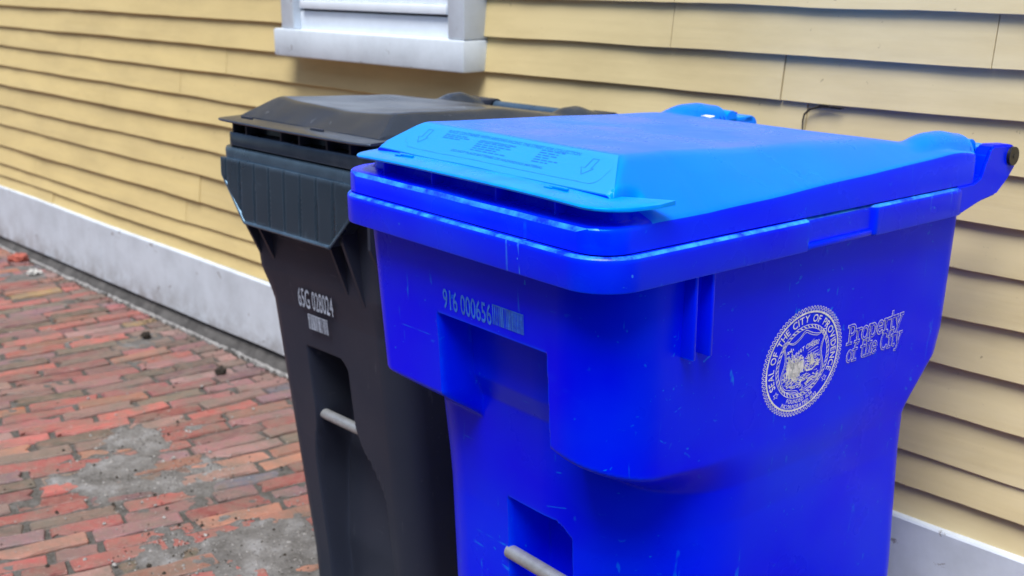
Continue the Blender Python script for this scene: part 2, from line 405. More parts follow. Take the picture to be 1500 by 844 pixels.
# ------------------------------------------------------------------ brick pavement
pav = empty('pavement', (-3, -1, 0)); tag(pav, kind='structure')
PO = Vector((-3, -1, 0))
patches = [(-3.33, -.70, .13, 1.0), (-3.12, -.88, .20, 1.0), (-2.98, -.74, .14, .9), (-2.42, -.80, .24, 1.1), (-2.30, -.62, .2, 1), (-2.60, -.98, .12, .8),
           (-3.30, -.52, .06, .7), (-4.30, -.25, .10, .5), (-4.45, -.45, .09, .5), (-3.9, -.9, .08, .4), (-5.7, -.2, .2, .6), (-2.1, -.95, .35, 1.1)]
def dirt_h(x, y):
    v = Vector((x, y, 0)); h = -.0058+.0045*noise.noise(v*11)+.0022*noise.noise(v*45)
    p = 0
    for cx, cy, r, s in patches:
        d = math.hypot(x-cx, (y-cy))/r
        if d < 1.6: p = max(p, s*(1-sst(.35, 1.25, d+.5*noise.noise(v*9)+.3*noise.noise(v*28))))
    return h+float(p)*(.0125+.004*noise.noise(v*20)+.002*noise.noise(v*60))
def grid_sheet(name, x0, x1, y0, y1, st, mat, hf):
    nx, ny = int((x1-x0)/st), int((y1-y0)/st)
    V = [(x0+(x1-x0)*i/nx, y0+(y1-y0)*j/ny, 0) for j in range(ny+1) for i in range(nx+1)]
    V = [(x, y, hf(x, y)) for x, y, _ in V]
    F = [(j*(nx+1)+i, j*(nx+1)+i+1, (j+1)*(nx+1)+i+1, (j+1)*(nx+1)+i) for j in range(ny) for i in range(nx)]
    return mesh(name, V, F, mat, None, True)
tag(grid_sheet('joint_dirt', -4.9, -1.95, -1.75, -.02, .011, M['dirt'], dirt_h), kind='structure')
tag(grid_sheet('joint_dirt', -9.0, -4.901, -1.75, -.02, .035, M['dirt'], dirt_h), kind='structure')
tag(grid_sheet('joint_dirt', -1.949, 1.6, -1.75, -.02, .06, M['dirt'], dirt_h), kind='structure')
tag(grid_sheet('joint_dirt', -9.0, 1.6, -3.4, -1.751, .1, M['dirt'], dirt_h), kind='structure')
RGB = [(.46, .12, .10, 4), (.38, .095, .085, 4), (.32, .10, .10, 4), (.28, .13, .14, 4.5), (.23, .13, .15, 4), (.19, .145, .12, 4),
       (.13, .12, .085, 4.4), (.45, .20, .13, 2.5), (.45, .13, .05, .3), (.10, .12, .16, .8), (.33, .22, .08, .35), (.34, .20, .18, 3.5)]
def brick_variant(k, L, Wd):
    rng = random.Random(k); hx, hy, H = Wd/2, L/2, .03
    nseg = 5; ring = []
    def jit(a): return rng.uniform(-a, a)*1.6
    pts = []
    c = .004
    for t in range(nseg): pts.append((-hx+jit(.0022), -hy+c+(L-2*c)*t/(nseg-1)))
    for t in range(nseg): pts.append((hx+jit(.0022), hy-c-(L-2*c)*t/(nseg-1)))
    # rounded corner points
    pts = [(-hx+.006, -hy+jit(.003))]+pts[:nseg]+[(-hx+.007, hy+jit(.003)), (hx-.007, hy+jit(.003))]+pts[nseg:]+[(hx-.006, -hy+jit(.003))]
    if k % 2 == 0:   # chipped corner
        q = rng.choice([0, nseg, nseg+2, len(pts)-1]); pts[q] = (pts[q][0]*.45, pts[q][1]*.88)
    n = len(pts); V = []
    for (x, y) in pts: V.append((x, y, -H))
    for (x, y) in pts: V.append((x, y, -.004+jit(.001)))
    for (x, y) in pts: V.append((x*.90, y*.97, 0+jit(.0012)))
    F = [tuple(2*n+i for i in range(n))]
    for a in (0, n):
        for i in range(n): F.append((a+i, a+n+i, a+n+(i+1) % n, a+(i+1) % n))
    F = [f[::-1] for f in F]
    me = bpy.data.meshes.new('brick'); me.from_pydata(V, [], F); me.materials.append(M['brick']); me.update()
    for p in me.polygons: p.use_smooth = False
    return me, V, F
variants = [brick_variant(k, .232, .0635) for k in range(16)]
allb = []
rng = random.Random(21)
cx = -9.3; crow = 0
yaw = math.atan2(.73016, .68327)
fwd = Vector((-.73016, .68327, 0)); rgt = Vector((.68327, .73016, 0))
def project(p):
    q = Vector(p)-Vector((0, -D_CAM, H_CAM)); f = q.dot(fwd); l = q.dot(rgt); z = q.z
    zc = f*math.cos(PITCH)-z*math.sin(PITCH); yc = f*math.sin(PITCH)+z*math.cos(PITCH)
    if zc < .1: return None
    return (750+1700*l/zc, 422-1700*yc/zc, zc)
while cx < 2.6:
    d = .0+rng.uniform(0, .012); first = True
    d0 = rng.uniform(0, .2) if crow % 2 else rng.uniform(.02, .09)
    while d < 3.1:
        L = .232*(1 if not first else max(.25, (d0+.04)/.232*.9))
        if rng.random() < .12: L = .232*rng.uniform(.4, .8)
        L = min(L, .232); first = False
        dm = d+L/2
        x = cx-(math.tan(R(5))*dm+.085*dm*dm)+.004*noise.noise(Vector((dm*2, cx*.7, 0)))
        ang = -math.atan(math.tan(R(5))+.17*dm)+rng.uniform(-.035, .035)
        y = -.048-dm*math.cos(math.atan(.12))
        col = None
        allb.append([x, y, ang, L/.232, rng.uniform(.93, 1.06), crow]); d += L+rng.uniform(.008, .013)
    cx += .0735+rng.uniform(-.0015, .0015); crow += 1
def pick_col(x, y):
    w = []
    n1 = noise.noise(Vector((x*1.3, y*1.5, 3)))
    olive = .9*max(0, min(1, (y+.75)/.5))*max(0, 1-abs(x+3.7)/1.5)+max(0, n1)*1.3
    for r, g_, b_, k in RGB:
        red = r > .34
        w.append(k*((.55 if red else 1.7) if rng.random() < olive else (1.5 if red else .6)))
    r, g_, b_, _ = rng.choices(RGB, w)[0]
    j = rng.uniform(.42, 1.0); return (min(.8, r*j), g_*j, b_*j*rng.uniform(.95, 1.1), 1)
vis = []
for b_ in allb:
    q = project((b_[0], b_[1], 0))
    ok = q and -60 < q[0] < 570 and 330 < q[1] < 900
    vis.append((q[2] if ok else 99, b_))
vis.sort(key=lambda t_: t_[0])
merged = MB(); mcol = []
for idx, (zc, (x, y, ang, sl_, sw, _)) in enumerate(vis):
    me, V, F = variants[rng.randrange(16)]
    z = .001+rng.uniform(-.0045, .0035); tx, ty = rng.uniform(-.028, .028), rng.uniform(-.016, .016)
    c = pick_col(x, y); fl = math.pi if rng.random() < .5 else 0
    mat_ = Matrix.Translation((x, y, z)) @ Matrix.Rotation(ang+fl, 4, 'Z') @ Matrix.Rotation(tx, 4, 'X') @ Matrix.Rotation(ty, 4, 'Y') @ Matrix.Diagonal((sw, sl_, 1, 1))
    if idx < 300 and zc < 90:
        o = bpy.data.objects.new('brick', me); link(o, pav); o.matrix_local = Matrix.Translation(-PO) @ mat_; o.color = c
    else:
        merged.add([mat_ @ Vector(v) for v in V], F); mcol += [c]*len(F)
o = merged.build('brick', M['brickstuff'], pav, off=PO); tag(o, kind='stuff')
ca = o.data.color_attributes.new('bc', 'FLOAT_COLOR', 'CORNER'); arr = []
for p, c in zip(o.data.polygons, mcol): arr += list(c)*p.loop_total
ca.data.foreach_set('color', arr)

# ------------------------------------------------------------------ wheeled carts
class Cart:
    """local frame: u right, v back, z up, all in metres; child meshes are offset to the base centre"""
    def __init__(s, name, O, th, P, label, cat):
        s.P = P; s.VC = .45
        t = R(th); loc = (O[0]-math.sin(t)*s.VC, O[1]+math.cos(t)*s.VC, 0)
        s.root = empty(name, loc, t); tag(s.root, label, cat); s.off = (0, s.VC, 0)
    def prof(s, key, z): return np.interp(z, [k for k, _ in s.P[key]], [q for _, q in s.P[key]])
    def m(s, name, V, F, mat, smooth=True, parent=None, ang=None):
        o = mesh(name, V, F, mat, parent or s.root, smooth, s.off)
        if ang: sharp(o, ang)
        return o
    def perim(s, a, vf, vb, rf, rb, nf, ns):
        """front-left arc -> front -> front-right arc -> right side -> rear -> left side"""
        U = []; Vv = []
        na = 14; rl, rf = rf if isinstance(rf, tuple) else (rf, rf)
        for k in range(na):
            t = math.pi*1.0+math.pi/2*k/na; U.append(-a+rl+rl*math.cos(t)); Vv.append(vf+rl+rl*math.sin(t))
        for k in range(nf):
            U.append(-a+rl+(2*a-rf-rl)*k/nf); Vv.append(vf)
        for k in range(na):
            t = math.pi*1.5+math.pi/2*k/na; U.append(a-rf+rf*math.cos(t)); Vv.append(vf+rf+rf*math.sin(t))
        for k in range(ns):
            U.append(a); Vv.append(vf+rf+(vb-rb-vf-rf)*k/ns)
        for k in range(na):
            t = math.pi/2*k/na; U.append(a-rb+rb*math.cos(t)); Vv.append(vb-rb+rb*math.sin(t))
        for k in range(20):
            U.append(a-rb-(2*a-2*rb)*k/20); Vv.append(vb)
        for k in range(na):
            t = math.pi/2+math.pi/2*k/na; U.append(-a+rb+rb*math.cos(t)); Vv.append(vb-rb+rb*math.sin(t))
        for k in range(ns):
            U.append(-a); Vv.append(vb-rb-(vb-rb-vf-rl)*k/ns)
        return np.array(U), np.array(Vv)
    def body(s, mat, zs, step, recess=None, pocket=None, channel=None):
        P = s.P; rowsV = []
        for z in zs:
            Uu, Vu = s.perim(s.prof('a', z), s.prof('vf', z), s.prof('vb', z), P['rf'], P['rb'], 260, 60)
            Ul, Vl = s.perim(s.prof('al', z), s.prof('vfl', z), s.prof('vbl', z), P['rfl'], P['rb'], 260, 60)
            # lower profile facing each upper point: polar about the lower corner centres
            al_, vl_ = float(s.prof('al', z)), float(s.prof('vfl', z)); vb_ = float(s.prof('vb', z)); vbl_ = float(s.prof('vbl', z))
            rl_, rr_ = P['rfl'] if isinstance(P['rfl'], tuple) else (P['rfl'],)*2
            rear_ = np.zeros(len(Uu), bool); rear_[14+260+14+60:-60] = True
            for sg, rr in ((1, rr_), (-1, rl_)):
                cu, cv = al_-rr, vl_+rr
                X_ = Uu*sg
                cor = (~rear_) & (X_ > cu) & (Vu < cv); d_ = np.hypot(X_-cu, Vu-cv)+1e-9
                Ul = np.where(cor, sg*(cu+rr*(X_-cu)/d_), Ul); Vl = np.where(cor, cv+rr*(Vu-cv)/d_, Vl)
                side = (~rear_) & (X_ > cu) & (Vu >= cv)
                k_ = (vbl_-P['rb']-cv)/(vb_-P['rb']-cv)
                Ul = np.where(side, sg*al_, Ul); Vl = np.where(side, cv+(Vu-cv)*k_, Vl)
                fl = (~rear_) & (X_ <= cu) & (X_ >= 0) & (Vu < cv)
                Ul = np.where(fl, Uu, Ul); Vl = np.where(fl, vl_, Vl)
            def curveV(U):
                o_ = np.full_like(U, vl_)
                for sg, rr in ((1, rr_), (-1, rl_)):
                    q = np.clip(U*sg-(al_-rr), 0, rr*.98); o_ = np.where(U*sg > 0, vl_+rr-np.sqrt(rr*rr-q*q), o_)
                return o_
            # step height varies around the perimeter
            zs0, zs1 = step
            drop = np.clip((Uu-.15)/.16, 0, 1)*(1+.5*np.clip((Vu-.06)/.2, 0, 1)*(Uu > .1))*P.get('cornerdrop', 0)
            rear = np.clip((Vu-.6)/.2, 0, 1)*P.get('cornerdrop', 0)
            lo, hi = zs0-rear*.9, zs1+rear*.3
            tl = np.clip((z+drop-rear-lo)/(hi-lo), 0, 1); t = 1-(.35*sst(0, 1, tl)+.65*np.clip((tl-.04)/.92, 0, 1))
            t = t*np.ones_like(Uu)
            if recess:
                (ua, ub, zt, e) = recess
                front = Vu < s.prof('vf', z)+.08
                mk = sst(ua-e, ua+e, Uu)*(1-sst(ub-e*.5, ub+e*.5, Uu))*(1-sst(zt-.004, zt+.004, z-.0*Uu))
            U = Uu*(1-t)+Ul*t; V = Vu*(1-t)+Vl*t
            if recess:
                mk = np.where(front, mk, 0); V = V*(1-mk)+np.maximum(V, curveV(U))*mk
            for (fn, dep) in ((pocket, P.get('pdep', 0)), (channel, P.get('cdep', 0))):
                if fn:
                    fr = (V < s.prof('vfl', z)+.09)
                    V = V+np.where(fr, fn(U, z), 0)*dep
            rowsV.append(np.stack([U, V, np.full_like(U, z)], 1))
        n = len(rowsV[0]); A = np.concatenate(rowsV); F = []
        for j in range(len(zs)-1):
            b0 = j*n
            F += [(b0+i, b0+(i+1) % n, b0+n+(i+1) % n, b0+n+i) for i in range(n)]
        F.append(tuple(range(n))[::-1])
        s.bodyA = A
        return s.m('body', A.tolist(), F, mat, True, ang=60)
    def ring(s, name, mat, prof_pts, a, vf, vb, r, rb, gapfn=None, parent=None, nf=60, ns=90, uflare=0):
        """sweep a closed (out, z) profile round the rounded-rectangle; out>0 is outwards"""
        U, V = s.perim(a, vf, vb, r, rb, nf, ns); n = len(U)
        du = np.roll(U, -1)-np.roll(U, 1); dv = np.roll(V, -1)-np.roll(V, 1); L = np.hypot(du, dv)+1e-9
        nx, ny = dv/L, -du/L
        m = len(prof_pts); A = []
        for i in range(n):
            for (o_, z_) in prof_pts:
                oo, zz = (gapfn(U[i], V[i], o_, z_) if gapfn else (o_, z_))
                k = 1+uflare*(V[i]-vf)/a
                A.append((U[i]*k+nx[i]*oo, V[i]+ny[i]*oo, zz))
        F = [(i*m+j, i*m+(j+1) % m, ((i+1) % n)*m+(j+1) % m, ((i+1) % n)*m+j) for i in range(n) for j in range(m)]
        import bmesh
        o = s.m(name, A, F, mat, True, parent); bm = bmesh.new(); bm.from_mesh(o.data)
        bmesh.ops.recalc_face_normals(bm, faces=bm.faces[:]); bm.to_mesh(o.data); bm.free(); sharp(o, 50)
        return o
    def lid(s, mat, H, hw, vb, r, zgap, nv=230, nu=170, v0=0, flare=0, side_mat=None):
        V = []; F = []
        vs = [v0+(vb-v0)*j/nv for j in range(nv+1)]
        for j, v in enumerate(vs):
            d = v-v0; e = vb-v
            w = hw+flare*d
            rb = .03
            if d < r: w = w-r+math.sqrt(max(0, r*r-(r-d)**2))
            if e < rb: w = w-rb+math.sqrt(max(0, rb*rb-(rb-e)**2))
            for i in range(nu+1):
                # denser near the borders
                q = -1+2*i/nu; q = math.sin(q*math.pi/2)*.5+q*.5
                V.append((q*w, v, H(q*w, v, w*(1-abs(q)), d, e)))
        n1 = nu+1
        for j in range(nv):
            for i in range(nu): F.append((j*n1+i, j*n1+i+1, (j+1)*n1+i+1, (j+1)*n1+i))
        border = list(range(n1))+[j*n1+nu for j in range(1, nv+1)]+[nv*n1+i for i in range(nu-1, -1, -1)]+[j*n1 for j in range(nv-1, 0, -1)]
        base = len(V); nb = len(border)
        for b_ in border: V.append((V[b_][0], V[b_][1], zgap(V[b_][1])))
        for k in range(nb): F.append((border[k], base+k, base+(k+1) % nb, border[(k+1) % nb]))
        o = s.m('lid', V, F, mat, True, ang=38)
        if side_mat:   # deeper blue on upright faces and front shelf: shade put into the colour
            o.data.materials.append(side_mat); o.data.materials.append(M['edgelight'])
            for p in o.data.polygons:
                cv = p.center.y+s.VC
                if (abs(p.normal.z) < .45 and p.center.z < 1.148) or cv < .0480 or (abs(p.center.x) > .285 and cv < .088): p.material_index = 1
                if cv < .010 and .3 < p.normal.z < .93: p.material_index = 2  # highlight line painted along the front crease
        return o
def smin(a, b, k=.006):
    h = max(k-abs(a-b), 0)/k; return min(a, b)-h*h*k*.25
def smax(a, b, k=.006): return -smin(-a, -b, k)

def lerp(a, b, t): return a+(b-a)*max(0, min(1, t))
# text -> flat mesh vertices mapped onto a surface
def text_geo(txt, size=1, outline=0, spacing=1.0):
    cu = bpy.data.curves.new('t', 'FONT'); cu.body = txt; cu.size = size; cu.space_character = spacing
    cu.resolution_u = 4; cu.offset = .012
    if outline: cu.fill_mode = 'NONE'; cu.bevel_depth = outline; cu.bevel_resolution = 0
    o = bpy.data.objects.new('t', cu); COL.objects.link(o)
    dg = bpy.context.evaluated_depsgraph_get(); dg.update()
    me = bpy.data.meshes.new_from_object(o.evaluated_get(dg))
    V = [tuple(v.co) for v in me.vertices]; F = [tuple(p.vertices) for p in me.polygons]
    bpy.data.objects.remove(o); bpy.data.curves.remove(cu); bpy.data.meshes.remove(me)
    return V, F
def fit_text(txt, x0, x1, y0, y1, outline=0):
    V, F = text_geo(txt, 1, 0)
    a = min(v[0] for v in V); b_ = max(v[0] for v in V); c = 0.0; d = max(v[1] for v in V)
    return [(x0+(v[0]-a)/(b_-a)*(x1-x0), y0+(v[1]-c)/(d-c)*(y1-y0), v[2]) for v in V], F
def stroke2d(mb, P, w, closed=False, round_=False):
    """flat ribbon polyline in 2D with mitred joints"""
    P = [Vector((p[0], p[1])) for p in P]; n = len(P); L = []; Rr = []
    for i, p in enumerate(P):
        if closed: a, c = P[(i-1) % n], P[(i+1) % n]
        else: a, c = P[max(i-1, 0)], P[min(i+1, n-1)]
        t = (c-a); t = t.normalized() if t.length > 1e-9 else Vector((1, 0)); nn = Vector((-t.y, t.x))
        L.append(p+nn*w/2); Rr.append(p-nn*w/2)
    V = []; F = []
    for l, r in zip(L, Rr): V += [(l.x, l.y, 0), (r.x, r.y, 0)]
    m = n if closed else n-1
    for i in range(m):
        j = (i+1) % n; F.append((2*i, 2*i+1, 2*j+1, 2*j))
    mb.add(V, F)

zs_body = list(np.arange(.05, .40, .02))+list(np.arange(.40, .93, .0035))+list(np.arange(.93, 1.075, .01))
# ================================================================== BLUE CART
PB = dict(a=[(0, .275), (.75, .294), (1.1, .309)], vf=[(0, .10), (.75, .046), (1.1, .026)], vb=[(0, .80), (.75, .895), (.82, .910), (1.1, .912)],
          al=[(0, .262), (.6, .282), (.76, .2945), (1.1, .309)], vfl=[(0, .145), (.55, .135), (.76, .122), (.80, .104), (1.1, .075)], vbl=[(0, .865), (.35, .852), (.70, .822), (.9, .825), (1.1, .82)],
          rf=(.050, .105), rfl=(.125, .235), rb=.05, pdep=.085, cornerdrop=.04)
B = Cart('recycling_cart', (-1.295, -1.10), -4, PB,
         'bright blue wheeled recycling cart with white city seal printed on its side', 'recycling cart')
def pocketB(U, z):
    ua, ub, zt, zb = -.033, .112, .584, .30
    m = sst(ua-.004, ua+.008, U)*(1-sst(ub-.004, ub+.003, U))
    zz = zt-np.clip((U-(ub-.035))/.035, 0, 1)**2*.022
    return m*(1-sst(-.004, .004, z-zz))*sst(zb-.02, zb+.02, z)
B.body(M['blue'], zs_body, (.714, .778), recess=(-.092, .170, .914, .0055), pocket=pocketB)
# rim flange: band round the top, stepped on the right-hand side
def gapB(u, v, o_, z_):
    lift = .0
    if u > .2 and o_ > .012 and .414 < v < .590:
        o_ -= .0085*float(sst(.414, .417, v)*(1-sst(.578, .590, v)))
    return o_, z_
bandP = [(-.012, 1.052), (.017, 1.0405), (.0212, 1.0395), (.0236, 1.0405), (.0245, 1.0435), (.0250, 1.0790), (.0249, 1.0825), (.0240, 1.0855), (.0218, 1.0880), (.018, 1.0892), (.012, 1.0902), (.004, 1.093), (-.01, 1.095), (-.02, 1.075)]
rim = B.ring('rim', M['rimblue'], bandP, .3095, .015, .87, .045, .05, gapB, nf=60, ns=260)
rim.data.materials.append(M['edgelight'])
for p in rim.data.polygons:
    if .35 < p.normal.z < .97 and p.center.z > 1.083: p.material_index = 1  # highlight painted on the upper rim bevel
g = MB(); g.box(.320, .331, .417, .582, 1.041, 1.050, .002)
g.build('rim_rib', M['bluepart'], rim, True, B.off)
# arms carrying the hinge
def arm(x0, x1):
    poly = [(.825, 1.0415), (.845, 1.0415), (.905, 1.056), (.955, 1.062), (.985, 1.083), (1.008, 1.105), (1.012, 1.130), (1.004, 1.144), (.988, 1.149), (.930, 1.153),
            (.918, 1.148), (.905, 1.125), (.893, 1.100), (.875, 1.0935), (.825, 1.0925)]
    g = MB(); g.prism(poly, 0, x0, x1)
    import bmesh
    bm = bmesh.new(); vs = [bm.verts.new(v) for v in g.v]
    for f in g.f: bm.faces.new([vs[i] for i in f])
    bmesh.ops.recalc_face_normals(bm, faces=bm.faces[:])
    bmesh.ops.bevel(bm, geom=bm.edges[:], offset=.004, segments=2, affect='EDGES', clamp_overlap=True)
    bm.verts.index_update(); r = MB(); r.add([v.co[:] for v in bm.verts], [[v.index for v in f.verts] for f in bm.faces]); bm.free(); return r
for x0, x1 in ((.303, .3325), (-.3325, -.303)):
    arm(x0, x1).build('hinge_arm', M['bluepart'], B.root, True, B.off)
g = MB(); g.tube([(-.303, .972, 1.10), (.303, .972, 1.10)], .0165, 16)
g.build('handle_bar', M['blue'], B.root, True, B.off)
for sx in (-1, 1):
    g = MB(); g.tube([(sx*.329, .990, 1.128), (sx*.3385, .990, 1.128)], .0168, 24); g.tube([(sx*.3385, .990, 1.128), (sx*.3395, .990, 1.128)], .004, 10)
    g.build('hinge_pin', M['pin'], B.root, True, B.off)
# lid
def plateauB(u, v):
    z = 1.2045-.048*max(0, v-.1)
    return z
def HB(u, v, e_side, d, e_back):
    crease = lerp(1.1275, 1.155, (v-.2)/.65) if v > .2 else 1.1275
    side = crease-.002+(.326-abs(u))*lerp(.93, .45, (v-.06)/.6)
    z = smin(plateauB(u, v), side, .010)
    # rear slope behind the plateau, edge running across
    rear = 1.140+(.899-v)*.175
    z = smin(z, rear, .008)
    front = 1.1575+(v-.046)*.67
    z = smin(z, front, .006)
    # shelf in front of the tall part
    wallm = float(sst(.046, .050, v))
    cor = float(sst(.300, .308, abs(u)))
    shelf = 1.1255+.002*v/.05
    if v < .05: z = shelf+(z-shelf)*wallm
    # shelf wraps round the lip ends
    if v < .105:
        k = float(sst(.276, .294, abs(u)))*(1-float(sst(.078, .105, v)))
        z = z*(1-k)+min(z, crease)*k
    # hinge knuckles
    for c in (-.279, .279):
        q = 1-((u-c)/.036)**2
        if q > 0 and v > .64:
            up = float(sst(.64, .80, v)); z = smax(z, 1.136+.044*up*q**.5*(1-.2*float(sst(.83, .90, v))), .006)
    # soft waviness of moulded plastic
    z += .0014*noise.noise(Vector((u*7, v*7, 1)))
    dd = min(e_side, d, e_back)
    if dd < .007: z -= .007-math.sqrt(max(0, .007**2-(.007-dd)**2))
    return z
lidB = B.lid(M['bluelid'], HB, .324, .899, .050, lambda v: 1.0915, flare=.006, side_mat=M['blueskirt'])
for c in (-.272, .272):
    g = MB(); g.tube([(c-.026, .912, 1.145), (c+.026, .912, 1.145)], .016, 14); g.box(c-.026, c+.026, .892, .98, 1.132, 1.146, .003)
    g.tube([(c-.026, .972, 1.124), (c+.026, .972, 1.124)], .022, 14)
    g.build('hinge_knuckle', M['bluelid'], lidB, True, B.off)
# lip: thin flange over the shelf, with rounded swept ends
def lip(cart, mat, parent, hw, vfront, z0, th, vback, endv, zend=0, du=0):
    V = []; F = []; n = 90
    for i in range(n+1):
        q = -1+2*i/n; u = q*hw
        e = max(0, (abs(q)-.82)/.18)
        vf = vfront+.004*(q*q)+endv*(1-math.sqrt(max(0, 1-e*e)))
        vb = vback+.062*max(0, (abs(q)-.78)/.22)
        z = z0+zend*abs(q)**3
        if vb < vf+.001: vb = vf+.001
        prof = [(vf, z-th*.5), (vf+.0015, z-th), (vb, z-th+.001), (vb, z+.002), (vf+.004, z), (vf+.001, z-.001)]
        V += [(u+du, p[0], p[1]) for p in prof]
    for i in range(n):
        for j in range(6): F.append((i*6+j, i*6+(j+1) % 6, (i+1)*6+(j+1) % 6, (i+1)*6+j))
    F += [tuple(range(6))[::-1], tuple(n*6+j for j in range(6))]
    return cart.m('lip', V, F, mat, True, parent, ang=50)
lip(B, M['bluelid'], lidB, .323, -.004, 1.1595, .0055, .0575, .085, zend=-.0065, du=.012)
for u in (-.225, -.09, .07, .2):
    g = MB(); g.box(u-.002, u+.002, .026, .049, 1.124, 1.155); g.build('lip_rib', M['bluepart'], lidB, False, B.off)
for u in (-.175, .195):
    g = MB(); g.box(u-.019, u+.019, .034, .040, 1.159, 1.1635, .002); g.box(u-.025, u-.008, .030, .034, 1.159, 1.162, .0015)
    g.build('moulding_mark', M['bluelid'], lidB, True, B.off)
# frosted instruction panel on the front slope
def hb(u, v): return HB(u, v, 1, 1, 1)
V = []; F = []; nu_, nv_ = 80, 14
for j in range(nv_+1):
    for i in range(nu_+1):
        t = j/nv_; v = .0515+(.114-.0515)*t
        hw_ = .287-.056*t
        u = -hw_+2*hw_*i/nu_
        V.append((u, v, hb(u, v)+.0007))
for j in range(nv_):
    for i in range(nu_): a_ = j*(nu_+1)+i; F.append((a_, a_+1, a_+nu_+2, a_+nu_+1))
B.m('instruction_panel', V, F, M['frost'], True, lidB)
def on_slope(P2, lift=.0011):
    # P2.x = u ; P2.y = distance up the slope 0..1
    out = []
    for p in P2:
        v = .054+.0600*p[1]; out.append((p[0], v, hb(p[0], v)+lift))
    return out
g = MB()
V, F = fit_text('PLACE CONTAINER WITH ARROWS FACING THE STREET FOR COLLECTION', -.150, .165, .80, .885); g.add(on_slope(V), F)
V, F = fit_text('NON-ACCEPTABLE ITEMS:', -.058, .03, .70, .745); g.add(on_slope(V), F)
V, F = fit_text('DO NOT PLACE BATTERIES OR HAZARDOUS MATERIAL', -.10, .12, .27, .335); g.add(on_slope(V), F)
rl = random.Random(3)
for (ua, ub, ya, yb, nr) in ((-.150, -.082, .62, .73, 3), (-.060, .030, .40, .66, 5), (.085, .15, .42, .76, 6)):
    for k in range(nr):
        y = yb-(yb-ya)*k/max(1, nr-1); x = ua-(0.0)*k; lim = ub-rl.uniform(0, .035)
        while x < lim-.004:
            w_ = rl.uniform(.006, .016); w_ = min(w_, lim-x)
            q = [(x, y), (x+w_, y), (x+w_, y+.030), (x, y+.030)]
            g.add(on_slope(q), [(0, 1, 2, 3)]); x += w_+.0035
g.build('instruction_text', M['panelprint'], lidB, False, B.off)
g = MB()
for u in (-.197, .198):
    for P_ in ([(u-.003, .78), (u+.009, .78), (u+.009, .52), (u+.014, .52), (u+.001, .33), (u-.011, .52), (u-.003, .52)],):
        A_ = []; mb = MB()
        Q = [Vector((p[0], p[1]*.068)) for p in P_]
        stroke2d(mb, Q, .0016, True)
        g.add(on_slope([(v[0], v[1]/.068) for v in mb.v]), mb.f)
    g.build('arrow_mark', M['panelprint'], lidB, False, B.off); g = MB()
mb = MB(); Q = []
for k in range(8): t = math.pi+math.pi/2*k/7; Q.append((-.232+.012+.012*math.cos(t), .018+.008+.008*math.sin(t)))
for k in range(20): Q.append((-.21+.42*k/19, .0095))
for k in range(8): t = -math.pi/2+math.pi/2*k/7; Q.append((.225+.015*math.cos(t), .022+.0125*math.sin(t)))
Q += [(.242, .040)]
stroke2d(mb, Q, .0011); g = MB(); g.add(on_slope([(v[0], v[1]/.068) for v in mb.v], .0012), mb.f)
g.build('panel_outline', M['panelline'], lidB, False, B.off)

# ---- prints on the body
def front_pt(cart, u, z, lift=.0009): return (u, cart.prof('vf', z)-lift, z)
def side_pt(cart, v, z, lift=.0009): return (cart.prof('a', z)+lift, v, z)
# number on the front: sheared slightly, as stamped
g = MB(); V, F = fit_text('916 000656', 0, 1, 0, 1)
g.add([front_pt(B, -.076+.124*x, .9305+.0325*y) for x, y, _ in V], F)
g.build('serial_number', M['printblue'], B.root, False, B.off)
g = MB(); rb_ = random.Random(5)
def bars(cart, u0, u1, z0, z1, n=34, dens=.6):
    g.add([front_pt(cart, u, z) for u, z in ((u0, z1-.002), (u1, z1-.002), (u1, z1), (u0, z1))], [(0, 1, 2, 3)])
    x = u0
    while x < u1-.001:
        w_ = rb_.choice([.0012, .0012, .0022, .0034]); w_ = min(w_, u1-x)
        g.add([front_pt(cart, u, z) for u, z in ((x, z0), (x+w_, z0), (x+w_, z1), (x, z1))], [(0, 1, 2, 3)]); x += w_+rb_.choice([.0008, .0012, .0022])
bars(B, .051, .125, .933, .965); g.build('barcode', M['printblue'], B.root, False, B.off)

# ---- seal on the right-hand side.  seal plane coordinates: x right (towards the back), y up
SC, SZ, SR = .4685, .8455, .0915
def seal_pt(x, y, lift=.0009):
    # slight upward tilt of the stamp
    return side_pt(B, SC+x*1.10, SZ+y*1.0+x*.03, lift)
def circ(r, n=96): return [(r*math.cos(2*math.pi*k/n), r*math.sin(2*math.pi*k/n)) for k in range(n)]
g = MB()
n = 78
mb = MB(); P_ = []
for k in range(n*6):
    t = 2*math.pi*k/(n*6); ph = (k % 6)/6; r = SR*(.935+.065*abs(math.sin(math.pi*ph))); P_.append((r*math.cos(t), r*math.sin(t)))
stroke2d(mb, P_, .0011, True); stroke2d(mb, circ(SR*.895, 120), .0030, True)
for k in range(n):
    t = 2*math.pi*(k+.5)/n; stroke2d(mb, [(SR*.90*math.cos(t), SR*.90*math.sin(t)), (SR*.955*math.cos(t), SR*.955*math.sin(t))], .0013)
# rope ring
stroke2d(mb, circ(SR*.665), .0010, True); stroke2d(mb, circ(SR*.605), .0010, True)
for k in range(44):
    t = 2*math.pi*k/44; stroke2d(mb, [(SR*.615*math.cos(t), SR*.615*math.sin(t)), (SR*.655*math.cos(t+.09), SR*.655*math.sin(t+.09))], .0017)
# stars
def star(cx, cy, r):
    return [(cx+(r if k % 2 == 0 else r*.42)*math.sin(math.pi*k/5), cy+(r if k % 2 == 0 else r*.42)*math.cos(math.pi*k/5)) for k in range(10)]
for ang in (-38, 218):
    stroke2d(mb, star(SR*.775*math.cos(R(ang)), SR*.775*math.sin(R(ang)), .0062), .0011, True)
